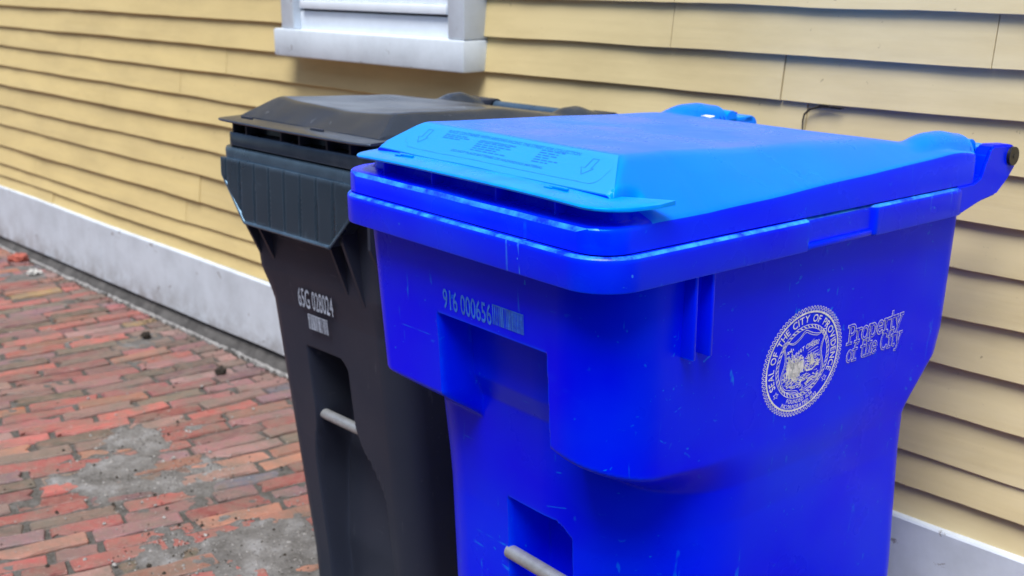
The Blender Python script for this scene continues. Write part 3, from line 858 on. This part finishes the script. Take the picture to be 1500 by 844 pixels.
# shield outline (double)
def shield(k):
    P_ = [(-.40, .40), (-.26, .35), (-.12, .40), (0, .49), (.14, .43), (.30, .38), (.42, .42), (.47, .36), (.41, .20), (.40, .05), (.45, -.10), (.46, -.25), (.38, -.38), (.22, -.45), (.08, -.49), (0, -.57),
          (-.08, -.49), (-.22, -.45), (-.38, -.38), (-.46, -.25), (-.45, -.10), (-.40, .05), (-.41, .20), (-.47, .36)]
    # smooth (closed Catmull-Rom)
    out = []; m = len(P_)
    for i in range(m):
        p0, p1, p2, p3 = P_[i-1], P_[i], P_[(i+1) % m], P_[(i+2) % m]
        for q in range(4):
            t = q/4
            out.append(tuple(SR*k*1.16*.5*((2*b_)+(-a_+c_)*t+(2*a_-5*b_+4*c_-d_)*t*t+(-a_+3*b_-3*c_+d_)*t**3) for a_, b_, c_, d_ in zip(p0, p1, p2, p3)))
    return out
stroke2d(mb, shield(1.0), .0011, True); stroke2d(mb, shield(.93), .0009, True)
g.add([seal_pt(v[0], v[1]) for v in mb.v], mb.f)
g.build('seal_rings', M['print'], B.root, False, B.off)
# text on a circle
def ring_text(txt, r, a0, a1, h, inner=False):
    out = MB(); glyph = []; x = 0
    for ch in txt:
        if ch == ' ': x += .42; continue
        V, F = text_geo(ch, 1); xs = [v[0] for v in V]; w_ = max(xs)-min(xs)
        glyph.append((x-min(xs), V, F)); x += w_+.12
    tot = x-.12
    for gx, V, F in glyph:
        Q = []
        for vx, vy, _ in V:
            s_ = (vx+gx)/tot; ang = R(a0+(a1-a0)*s_)
            rr = r+h*(vy/.72)*(1 if not inner else -1)
            if inner: rr = r-h+h*(1-vy/.72)
            Q.append((rr*math.cos(ang), rr*math.sin(ang)))
        out.add([seal_pt(a_, b_) for a_, b_ in Q], F)
    return out
ring_text('SEAL OF THE CITY OF PROVIDENCE', SR*.715, 207, -27, SR*.135).build('seal_text', M['print'], B.root, False, B.off)
g = MB()
t1 = ring_text('FOUNDED 1636', SR*.765, 244, 296, SR*.075, True); t2 = ring_text('INCORPORATED 1832', SR*.865, 238, 302, SR*.075, True)
t1.build('seal_date_line', M['print'], B.root, False, B.off); t2.build('seal_date_line', M['print'], B.root, False, B.off)
V, F = fit_text('WHAT CHEER?', -1, 1, 0, 1)
g.add([seal_pt(SR*(.03+.34*x), SR*(.215+.085*y+.08*x-.06*x*x), .0013) for x, y, _ in V], F)
g.build('seal_motto', M['print'], B.root, False, B.off)
# scene inside the shield: hill, standing group, sun rays, boat and water
mb = MB(); rs = random.Random(11)
def inside(x, y, m=.88):
    Sx = [(p[0]*m, p[1]*m) for p in SHD]; c = False; j = len(Sx)-1
    for i in range(len(Sx)):
        if (Sx[i][1] > y) != (Sx[j][1] > y) and x < (Sx[j][0]-Sx[i][0])*(y-Sx[i][1])/(Sx[j][1]-Sx[i][1])+Sx[i][0]: c = not c
        j = i
    return c
SHD = shield(1.0)
def fig(cx, base, h):
    w_ = h*.16
    mb.add([(cx+w_*.55*math.cos(t), base+h*.9+w_*.6*math.sin(t), 0) for t in [2*math.pi*k/8 for k in range(8)]], [tuple(range(8))])
    mb.add([(cx-w_, base+h*.78, 0), (cx+w_, base+h*.78, 0), (cx+w_*.8, base+h*.35, 0), (cx+w_*.9, base, 0), (cx+w_*.15, base, 0), (cx, base+h*.32, 0), (cx-w_*.15, base, 0), (cx-w_*.9, base, 0), (cx-w_*.8, base+h*.35, 0)], [tuple(range(9))[::-1]])
for cx_, b_, h_ in ((-.36, -.22, .34), (-.28, -.26, .38), (-.19, -.30, .42), (-.10, -.26, .36), (-.02, -.2, .30)): fig(SR*cx_, SR*b_, SR*h_)
stroke2d(mb, [(SR*.06, -SR*.13), (SR*.12, -SR*.2), (SR*.26, -SR*.21), (SR*.38, -SR*.14), (SR*.43, -SR*.07)], .003)
stroke2d(mb, [(SR*.2, -SR*.2), (SR*.2, SR*.08)], .0012)
mb.add([(SR*.21, -SR*.12, 0), (SR*.33, -SR*.10, 0), (SR*.21, SR*.07, 0)], [(0, 1, 2)])
for k in range(5):
    a_ = R(18+k*9); stroke2d(mb, [(SR*(.0+.12*math.cos(a_)), SR*(.02+.2*math.sin(a_)+.02*k)), (SR*(.0+.40*math.cos(a_)), SR*(.02+.32*math.sin(a_)+.02*k))], .0008)
for k in range(900):
    x = rs.uniform(-.5, .5)*SR; y = rs.uniform(-.58, .30)*SR
    if not inside(x, y): continue
    X_ = x/SR; Y_ = y/SR
    dens = 0
    if Y_ < -.28: dens = .75
    if X_ < -.05 and -.3 < Y_ < .12+.15*(-X_): dens = .62
    if X_ > .03 and -.14 < Y_ < .10-.25*abs(X_-.2): dens = .9
    if X_ < -.28 and Y_ > 0: dens = .85
    if X_ > .05 and -.30 < Y_ < -.15: dens = .35
    if rs.random() > dens: continue
    L_ = rs.uniform(.0012, .0038); an = rs.uniform(-.4, .6) if Y_ < -.2 else rs.uniform(-1.5, 1.5)
    stroke2d(mb, [(x-L_*math.cos(an), y-L_*math.sin(an)), (x+L_*math.cos(an), y+L_*math.sin(an))], rs.uniform(.0008, .0018))
g = MB(); g.add([seal_pt(v[0], v[1], .0011) for v in mb.v], mb.f)
g.build('seal_picture', M['print'], B.root, False, B.off)

# ---- "Property of the City": slab letters drawn as outlined strokes (pale edge, blue core)
def arc(cx, cy, rx, ry, a0, a1, n=12): return [(cx+rx*math.cos(R(a0+(a1-a0)*k/n)), cy+ry*math.sin(R(a0+(a1-a0)*k/n))) for k in range(n+1)]
def sf(x, y, w=.16): return [(x-w, y), (x+w, y)]
GL = {
 'P': (.62, [[(.15, 0), (.15, 1)], [(.0, 1), (.32, 1)]+arc(.32, .74, .24, .26, 90, -90)+[(.15, .48)], sf(.15, 0)]),
 'r': (.44, [[(.14, 0), (.14, .66)], [(0, .66), (.14, .66)], [(.14, .42)]+arc(.34, .46, .2, .2, 170, 60), sf(.14, 0)]),
 'o': (.58, [arc(.28, .33, .24, .33, 0, 360, 24)]),
 'p': (.62, [[(.14, -.32), (.14, .66)], [(0, .66), (.14, .66)], arc(.32, .33, .22, .33, 160, -160, 22), sf(.14, -.32)]),
 'e': (.56, [[(.05, .34), (.50, .34)]+arc(.28, .33, .23, .33, 3, 315, 22)]),
 't': (.42, [[(.17, .95), (.17, .16)]+arc(.31, .16, .14, .16, 180, 300, 8), [(0, .66), (.38, .66)]]),
 'y': (.60, [[(.06, .66), (.30, .05)], [(.54, .66), (.22, -.18)]+[(.14, -.32), (.02, -.30)], sf(.07, .66, .11), sf(.53, .66, .11)]),
 'f': (.42, [[(.16, 0), (.16, .80)]+arc(.32, .82, .16, .18, 180, 60, 8), [(0, .66), (.36, .66)], sf(.16, 0)]),
 'h': (.64, [[(.14, 0), (.14, 1)], [(0, 1), (.14, 1)], arc(.32, .44, .18, .22, 180, 0, 12)+[(.50, 0)], sf(.14, 0, .13), sf(.50, 0, .13)]),
 'C': (.74, [arc(.38, .5, .34, .5, 42, 318, 24), [(.63, .95), (.63, .72)]]),
 'i': (.32, [[(.15, 0), (.15, .66)], [(.02, .66), (.15, .66)], sf(.15, 0, .13), [(.15, .88), (.15, .93)]]),
}
def word_strokes(txt):
    out = []; x = 0
    for ch in txt:
        if ch == ' ': x += .34; continue
        w_, S_ = GL[ch]
        for st in S_: out.append([(x+p[0], p[1]) for p in st])
        x += w_+.05
    return out, x
def slab(txt, v0, v1, z0, z1, h0, h1):
    """baseline from (v0,z0) to (v1,z1); cap height h0..h1"""
    S_, tot = word_strokes(txt); res = []
    for w_, lift in ((.165, .0009), (.085, .0013)):
        mb = MB(); sc = .036
        for st in S_:
            # extend ends a little
            P_ = [Vector(p)*sc for p in st]
            d0 = (P_[0]-P_[1]).normalized()*sc*w_*.45; d1 = (P_[-1]-P_[-2]).normalized()*sc*w_*.45
            P_[0] = P_[0]+d0; P_[-1] = P_[-1]+d1
            stroke2d(mb, P_, sc*w_)
        Q = []
        for v in mb.v:
            t = v[0]/(tot*sc); h = h0+(h1-h0)*t
            Q.append(side_pt(B, v0+(v1-v0)*t, z0+(z1-z0)*t+(v[1]/sc)*h, lift))
        res.append((Q, mb.f))
    return res
ga, gb = MB(), MB()
for a_ in (('Property', .585, .743, .850, .852, .031, .034), ('of the City', .588, .746, .817, .820, .029, .031)):
    (q1, f1), (q2, f2) = slab(*a_); ga.add(q1, f1); gb.add(q2, f2)
ga.build('property_lettering', M['print'], B.root, False, B.off); gb.build('lettering_core', M['blue'], B.root, False, B.off)
# two moulded fins under the rim on the right-hand side
for v in (.180, .215):
    g = MB(); g.box(.288, .3255, v-.0035, v+.0035, .915, 1.045, .002); g.build('moulded_fin', M['bluepart'], B.root, True, B.off)
# catch bar in the lower pocket
g = MB(); g.tube([(-.042, .142, .480), (.13, .142, .480)], .0125, 20); g.build('catch_bar', M['galv'], B.root, True, B.off)

def wheels(cart, hw, vb, r=.14, zw=.14):
    g = MB(); g.tube([(-hw-.02, vb-.02, zw), (hw+.02, vb-.02, zw)], .011, 12); g.build('axle', M['galv'], cart.root, True, cart.off)
    for sx in (-1, 1):
        x = sx*(hw-.005); g = MB()
        prof_ = [(-.022, r*.62), (-.024, r*.9), (-.016, r), (.016, r), (.024, r*.9), (.022, r*.62)]
        n_ = 36; V = []; F = []
        for k in range(n_):
            t = 2*math.pi*k/n_
            for o_, rr in prof_: V.append((x+o_, vb-.02+rr*math.cos(t), zw+rr*math.sin(t)))
        for k in range(n_):
            for j in range(6): F.append((k*6+j, k*6+(j+1) % 6, ((k+1) % n_)*6+(j+1) % 6, ((k+1) % n_)*6+j))
        w = cart.m('wheel', V, F, M['rubber'], True, ang=50)
        g = MB(); g.tube([(x-.018, vb-.02, zw), (x+.018, vb-.02, zw)], r*.62, 30); g.build('hub', M['black'], w, True, cart.off)
wheels(B, .285, .78)

# ================================================================== BLACK CART
PK = dict(a=[(0, .225), (.70, .262), (.78, .268), (1.1, .288)], vf=[(0, .125), (.70, .060), (1.1, .030)], vb=[(0, .60), (.75, .63), (1.1, .66)],
          al=[(0, .228), (.45, .243), (.70, .250), (1.1, .26)], vfl=[(0, .140), (.70, .070), (1.1, .045)], vbl=[(0, .56), (.7, .58), (1.1, .60)],
          rf=.055, rfl=.065, rb=.05, cdep=.095, cornerdrop=0)
KS = .97
K = Cart('trash_cart', (-2.050*KS-.022, -D_CAM+(-.887+D_CAM)*KS-.45*(1-KS)), 0, PK, 'black wheeled trash cart with ribbed grey lift panel, standing behind the blue cart', 'trash cart')
def chanK(U, z):
    ua = -.088; ub = .062+.085*float(sst(.50, .30, z) if z > 5 else sst(0, 1, (.47-z)/.19))
    ua2 = ua-.03*float(sst(0, 1, (.47-z)/.19))
    m = sst(ua2-.006, ua2+.014, U)*(1-sst(ub-.012, ub+.004, U))
    zz = .615-np.clip((U-(ub-.03))/.03, 0, 1)**2*.02
    return m*(1-sst(-.006, .006, z-zz))*(.55+.45*np.clip((z-.1)/.3, 0, 1))
K.root.scale = (KS,)*3; K.root.location.z = H_CAM*(1-KS)
K.body(M['black'], [-.044]+zs_body, (.70, .79), channel=chanK)
bandK = [(-.012, 1.038), (.018, 1.020), (.023, 1.019), (.026, 1.023), (.0275, 1.056), (.025, 1.063), (.015, 1.066), (.004, 1.070), (-.012, 1.071), (-.02, 1.055)]
rimK = K.ring('rim', M['blackrim'], bandK, .284, .030, .66, .03, .05)
# ribbed lift panel below the front rim: each rib a shallow corrugation
pan = MB(); V = []; F = []; n = 160
def paneledge(z):  # half width at height z
    return np.interp(z, [.905, 1.00, 1.03], [.165, .262, .262])
nz_ = 26
for j in range(nz_+1):
    z = .905+(1.040-.905)*j/nz_; w_ = float(paneledge(z))
    for i in range(n+1):
        u = -w_+2*w_*i/n; ph = (u/.060) % 1
        rib = -.0035*(1 if .06 < ph < .94 else 0)*(1-.35*ph)
        V.append((u-.022, .004+(1.04-z)*(-.03)+rib-.004, z))
for j in range(nz_):
    for i in range(n): a_ = j*(n+1)+i; F.append((a_, a_+1, a_+n+2, a_+n+1))
base = len(V)
V += [(v[0], v[1]+.007, v[2]) for v in V[:base]]
F += [tuple(q+base for q in f)[::-1] for f in F[:]]
m1 = n+1
def edge(seq):
    for a_, b_ in zip(seq[:-1], seq[1:]): F.append((b_, a_, a_+base, b_+base))
edge(list(range(m1))); edge([j*m1+n for j in range(nz_+1)]); edge([j*m1 for j in range(nz_, -1, -1)]); edge([nz_*m1+i for i in range(n, -1, -1)])
panel = K.m('lift_panel', V, F, M['blackrim'], True, ang=25)
# bright rolled hem along bottom and left edge
g = MB(); g.tube([(-.187, -.006, .903), (.143, -.006, .903)], .0045, 8); g.tube([(-.284, .001, 1.0), (-.188, -.006, .904)], .0045, 8); g.tube([(.240, .001, 1.0), (.144, -.006, .904)], .003, 8)
g.build('panel_hem', M['blackrim'], panel, True, K.off)
# gusset returning from the panel's slanted left edge to the body
for sx in (-1, 1):
    V = [(sx*.262-.022, .000, 1.0), (sx*.164-.022, -.007, .906), (sx*.164-.022, .030, .906), (sx*.255-.022, .045, 1.0)]
    V += [(x+.003, y, z-.003) for x, y, z in V]
    K.m('panel_return', V, [(0, 1, 2, 3), (7, 6, 5, 4), (0, 4, 5, 1), (1, 5, 6, 2), (2, 6, 7, 3), (3, 7, 4, 0)], M['blackrim'], False, panel)
# triangular brackets under the rim
def bracket(u, v0, z0, drop, mat=None):
    yb = K.prof('vf', 1.0-drop)+.004
    poly = [(-.002+v0, z0), (yb+.03, z0), (yb+.03, z0-drop), (yb-.004, z0-drop), (v0-.002, z0-.10)]
    g = MB(); g.prism(poly, 0, u-.0045, u+.0045); g.build('bracket', mat or M['black'], K.root, False, K.off)
for u, d in ((-.225, .20), (-.170, .205), (.112, .235), (.168, .245), (.262, .20)): bracket(u, .008, 1.015, d)
for v in (.12, .22, .34, .46, .58):
    g = MB(); zz = 1.02; g.prism([(.262, zz), (.309, zz), (.300, zz-.02), (.268, zz-.075), (.262, zz-.075)], 1, v-.003, v+.003); g.build('bracket', M['black'], K.root, False, K.off)
g = MB(); g.tube([(-.115, .118, .442), (.17, .118, .442)], .0125, 20); g.build('catch_bar', M['galv'], K.root, True, K.off)
# lid of the black cart
def HK(u, v, e_side, d, e_back):
    crease = lerp(1.100, 1.108, v/.7)
    side = crease-.002+(.296-abs(u))*lerp(.95, .42, (v-.06)/.5)
    z = smin(1.172-.050*max(0, v-.1)-.006*(1-(u/.2)**2), side, .010)
    rear = 1.112+(.70-v)*.16
    z = smin(z, rear, .008)
    front = 1.128+(v-.035)*.55
    z = smin(z, front, .006)
    shelf = 1.098
    wallm = float(sst(.036, .040, v))
    if v < .042: z = shelf+(z-shelf)*wallm
    if v < .09:
        k = float(sst(.258, .266, abs(u)))*(1-float(sst(.08, .09, v))); z = z*(1-k)+min(z, crease)*k
    for c in (-.205, .205):
        q = 1-((u-c)/.040)**2
        if q > 0 and v > .48:
            up = float(sst(.50, .62, v)); z = smax(z, 1.102+.043*up*q**.5*(1-.35*float(sst(.64, .70, v))), .008)
    z += .0028*noise.noise(Vector((u*6, v*6, 7)))+.0012*noise.noise(Vector((u*15, v*13, 2)))
    dd = min(e_side, d, e_back)
    if dd < .006: z -= .006-math.sqrt(max(0, .006**2-(.006-dd)**2))
    return z
lidK = K.lid(M['blacklid'], HK, .278, .70, .03, lambda v: 1.069, nv=170, nu=140, v0=.008, flare=.01)
lip(K, M['blacklid'], lidK, .284, -.016, 1.1285, .005, .045, .012)
for u in (-.245, -.19, -.05, .02, .12, .2):
    g = MB(); g.box(u-.003, u+.003, .012, .041, 1.096, 1.1245); g.build('lip_rib', M['black'], lidK, False, K.off)
for u in (-.215, .06):
    g = MB(); g.box(u-.022, u+.022, .028, .034, 1.129, 1.1335, .0015); g.build('moulding_mark', M['black'], lidK, True, K.off)
for c in (-.205, .205):
    g = MB(); g.tube([(c-.032, .742, 1.102), (c+.032, .742, 1.102)], .022, 14); g.box(c-.032, c+.032, .69, .742, 1.09, 1.124, .006); g.build('hinge_knuckle', M['black'], lidK, True, K.off)
g = MB(); g.tube([(-.27, .742, 1.104), (.27, .742, 1.104)], .015, 16)
g.build('handle_bar', M['blackrim'], K.root, True, K.off)
for x0, x1 in ((.258, .284), (-.284, -.258)):
    g = MB(); g.prism([(.60, 1.022), (.66, 1.022), (.755, 1.085), (.766, 1.105), (.755, 1.122), (.72, 1.118), (.685, 1.072), (.60, 1.072)], 0, x0, x1); g.build('hinge_arm', M['black'], K.root, False, K.off)
# prints
g = MB(); V, F = fit_text('65G 028024', 0, 1, 0, 1)
g.add([front_pt(K, -.083+.136*x, .7205+.0022*x+.044*y) for x, y, _ in V], F); g.build('serial_number', M['printgrey'], K.root, False, K.off)
g = MB(); bars(K, -.052, .025, .672, .708); g.build('barcode', M['printblue' if 0 else 'printgrey'], K.root, False, K.off)
wheels(K, .255, .60, .14, .096)

# ------------------------------------------------------------------ small loose things
def clump(name, x, y, z, r, mat, label, cat, seed, flat=.5, parent=None):
    import bmesh
    bm = bmesh.new(); bmesh.ops.create_icosphere(bm, subdivisions=3, radius=r)
    for v in bm.verts:
        q = v.co.normalized(); k = 1+.55*noise.noise(q*2.3+Vector((seed, 0, 0)))+.35*noise.noise(q*6+Vector((0, seed, 0)))
        v.co = v.co*k; v.co.z *= flat
    me = bpy.data.meshes.new(name); bm.to_mesh(me); bm.free(); me.materials.append(mat)
    o = link(bpy.data.objects.new(name, me)); o.location = (x, y, z+r*flat*.6); o.rotation_euler = (0, 0, seed); tag(o, label, cat); return o
M['soil'] = simple('dark_soil', (.03, .024, .018), .95, 0, .3, 60, .8)
M['rubble'] = simple('pale_rubble', (.5, .5, .48), .9, 0, .2, 60, .6)
M['redrubble'] = simple('red_brick_rubble', (.38, .10, .07), .9, 0, .3, 60, .6)
clump('soil_clod', -3.70, -.205, .004, .020, M['soil'], 'dark soil clod on the bricks nearest the black cart', 'clod', 1.3, .8)
clump('soil_clod', -4.30, -.205, .004, .018, M['soil'], 'smaller dark soil clod on the bricks beside the pale mortar line', 'clod', 4.1, .8)
clump('brick_rubble', -5.95, -.09, .004, .045, M['redrubble'], 'broken reddish brick piece lying against the wall foot at far left', 'rubble', 2.2, .5)
clump('mortar_rubble', -5.62, -.14, .004, .028, M['rubble'], 'pale mortar crumb beside the broken brick piece at far left', 'rubble', 7.7, .6)
rr_ = random.Random(8)
gr = MB(); gd = MB(); M['grit'] = simple('grey_grit', (.30, .29, .28), .9, 0, .4, 40, .3)
for k in range(2600):
    x = rr_.uniform(-5.2, -1.95); y = -.12-abs(rr_.gauss(0, .35)) if rr_.random() < .5 else rr_.uniform(-1.3, -.12)
    if k > 700:
        cx_, cy_, pr_, _ = patches[rr_.choice([0, 1, 2, 3, 3, 4, 5, 11])]; x = cx_+rr_.gauss(0, .6)*pr_; y = min(-.05, cy_+rr_.gauss(0, .6)*pr_)
    r_ = rr_.uniform(.0010, .0036) if rr_.random() < .93 else rr_.uniform(.004, .008); z = max(.003, dirt_h(x, y)-.0005)
    V = [(x+r_*math.cos(t)*rr_.uniform(.6, 1.2), y+r_*math.sin(t)*rr_.uniform(.6, 1.2), z) for t in (0, 1.3, 2.5, 3.8, 5.1)]
    (gd if k % 3 == 0 else gr).add(V+[(x, y, z+r_*.9)], [(0, 1, 5), (1, 2, 5), (2, 3, 5), (3, 4, 5), (4, 0, 5)])
for k in range(900):   # soil and leaf crumbs gathered along the wall foot
    x = rr_.uniform(-7, -2.2); y = -.035-abs(rr_.gauss(0, .035)); r_ = rr_.uniform(.0015, .006); z = .001
    V = [(x+r_*math.cos(t)*rr_.uniform(.5, 1.6), y+r_*math.sin(t)*rr_.uniform(.5, 1.3), z) for t in (0, 1.3, 2.5, 3.8, 5.1)]
    gd.add(V+[(x, y, z+r_*.8)], [(0, 1, 5), (1, 2, 5), (2, 3, 5), (3, 4, 5), (4, 0, 5)])
tag(gd.build('grit', M['soil']), 'dark soil grains scattered over the brick pavement', 'grit', kind='stuff')
tag(gr.build('grit', M['grit']), 'pale grit and mortar crumbs scattered over the brick pavement', 'grit', kind='stuff')
# dark twig / wire caught under a clapboard edge
g = MB()
g.tube([(-1.413, -.004, 1.110), (-1.413, -.005, 1.132), (-1.409, -.006, 1.146), (-1.396, -.006, 1.158), (-1.375, -.005, 1.165), (-1.35, -.004, 1.166), (-1.322, -.004, 1.164)], [.0012, .0018, .0022, .0026, .0030, .0024, .001], 7)
g.tube([(-1.385, -.005, 1.160), (-1.368, -.008, 1.170), (-1.350, -.006, 1.169)], .0014, 6); g.tube([(-1.36, -.005, 1.164), (-1.34, -.007, 1.168), (-1.315, -.006, 1.166)], .0013, 6)
tag(g.build('twig', M['soil'], None, True), 'thin dark twig caught in the clapboard crack above the blue cart', 'twig')
g = MB(); g.tube([(-1.355, -.004, 1.392), (-1.355, .004, 1.392)], .005, 14)
g.build('knot_hole', M['soil'], house, True, HO)
# white paint flake on the blue lid
def blid(u, v): t = R(-4); return (-1.295+u*math.cos(t)-v*math.sin(t), -1.10+u*math.sin(t)+v*math.cos(t))
fx_, fy_ = blid(-.185, .745); zt_ = HB(-.185, .745, 1, 1, 1)
g = MB(); P_ = [(0, .0), (.012, -.006), (.026, -.004), (.030, .006), (.018, .010), (.006, .009)]
V = [(p[0], p[1], .002*(i % 2)) for i, p in enumerate(P_)]+[(p[0], p[1], .0015+.002*(i % 2)) for i, p in enumerate(P_)]
g.add(V, [tuple(range(6))[::-1], tuple(range(6, 12))]+[(i, (i+1) % 6, (i+1) % 6+6, i+6) for i in range(6)])
o = g.build('paint_flake', M['chip']); o.location = (fx_, fy_, zt_+.0012); tag(o, 'tiny white paint flake lying on the blue lid', 'paint flake')
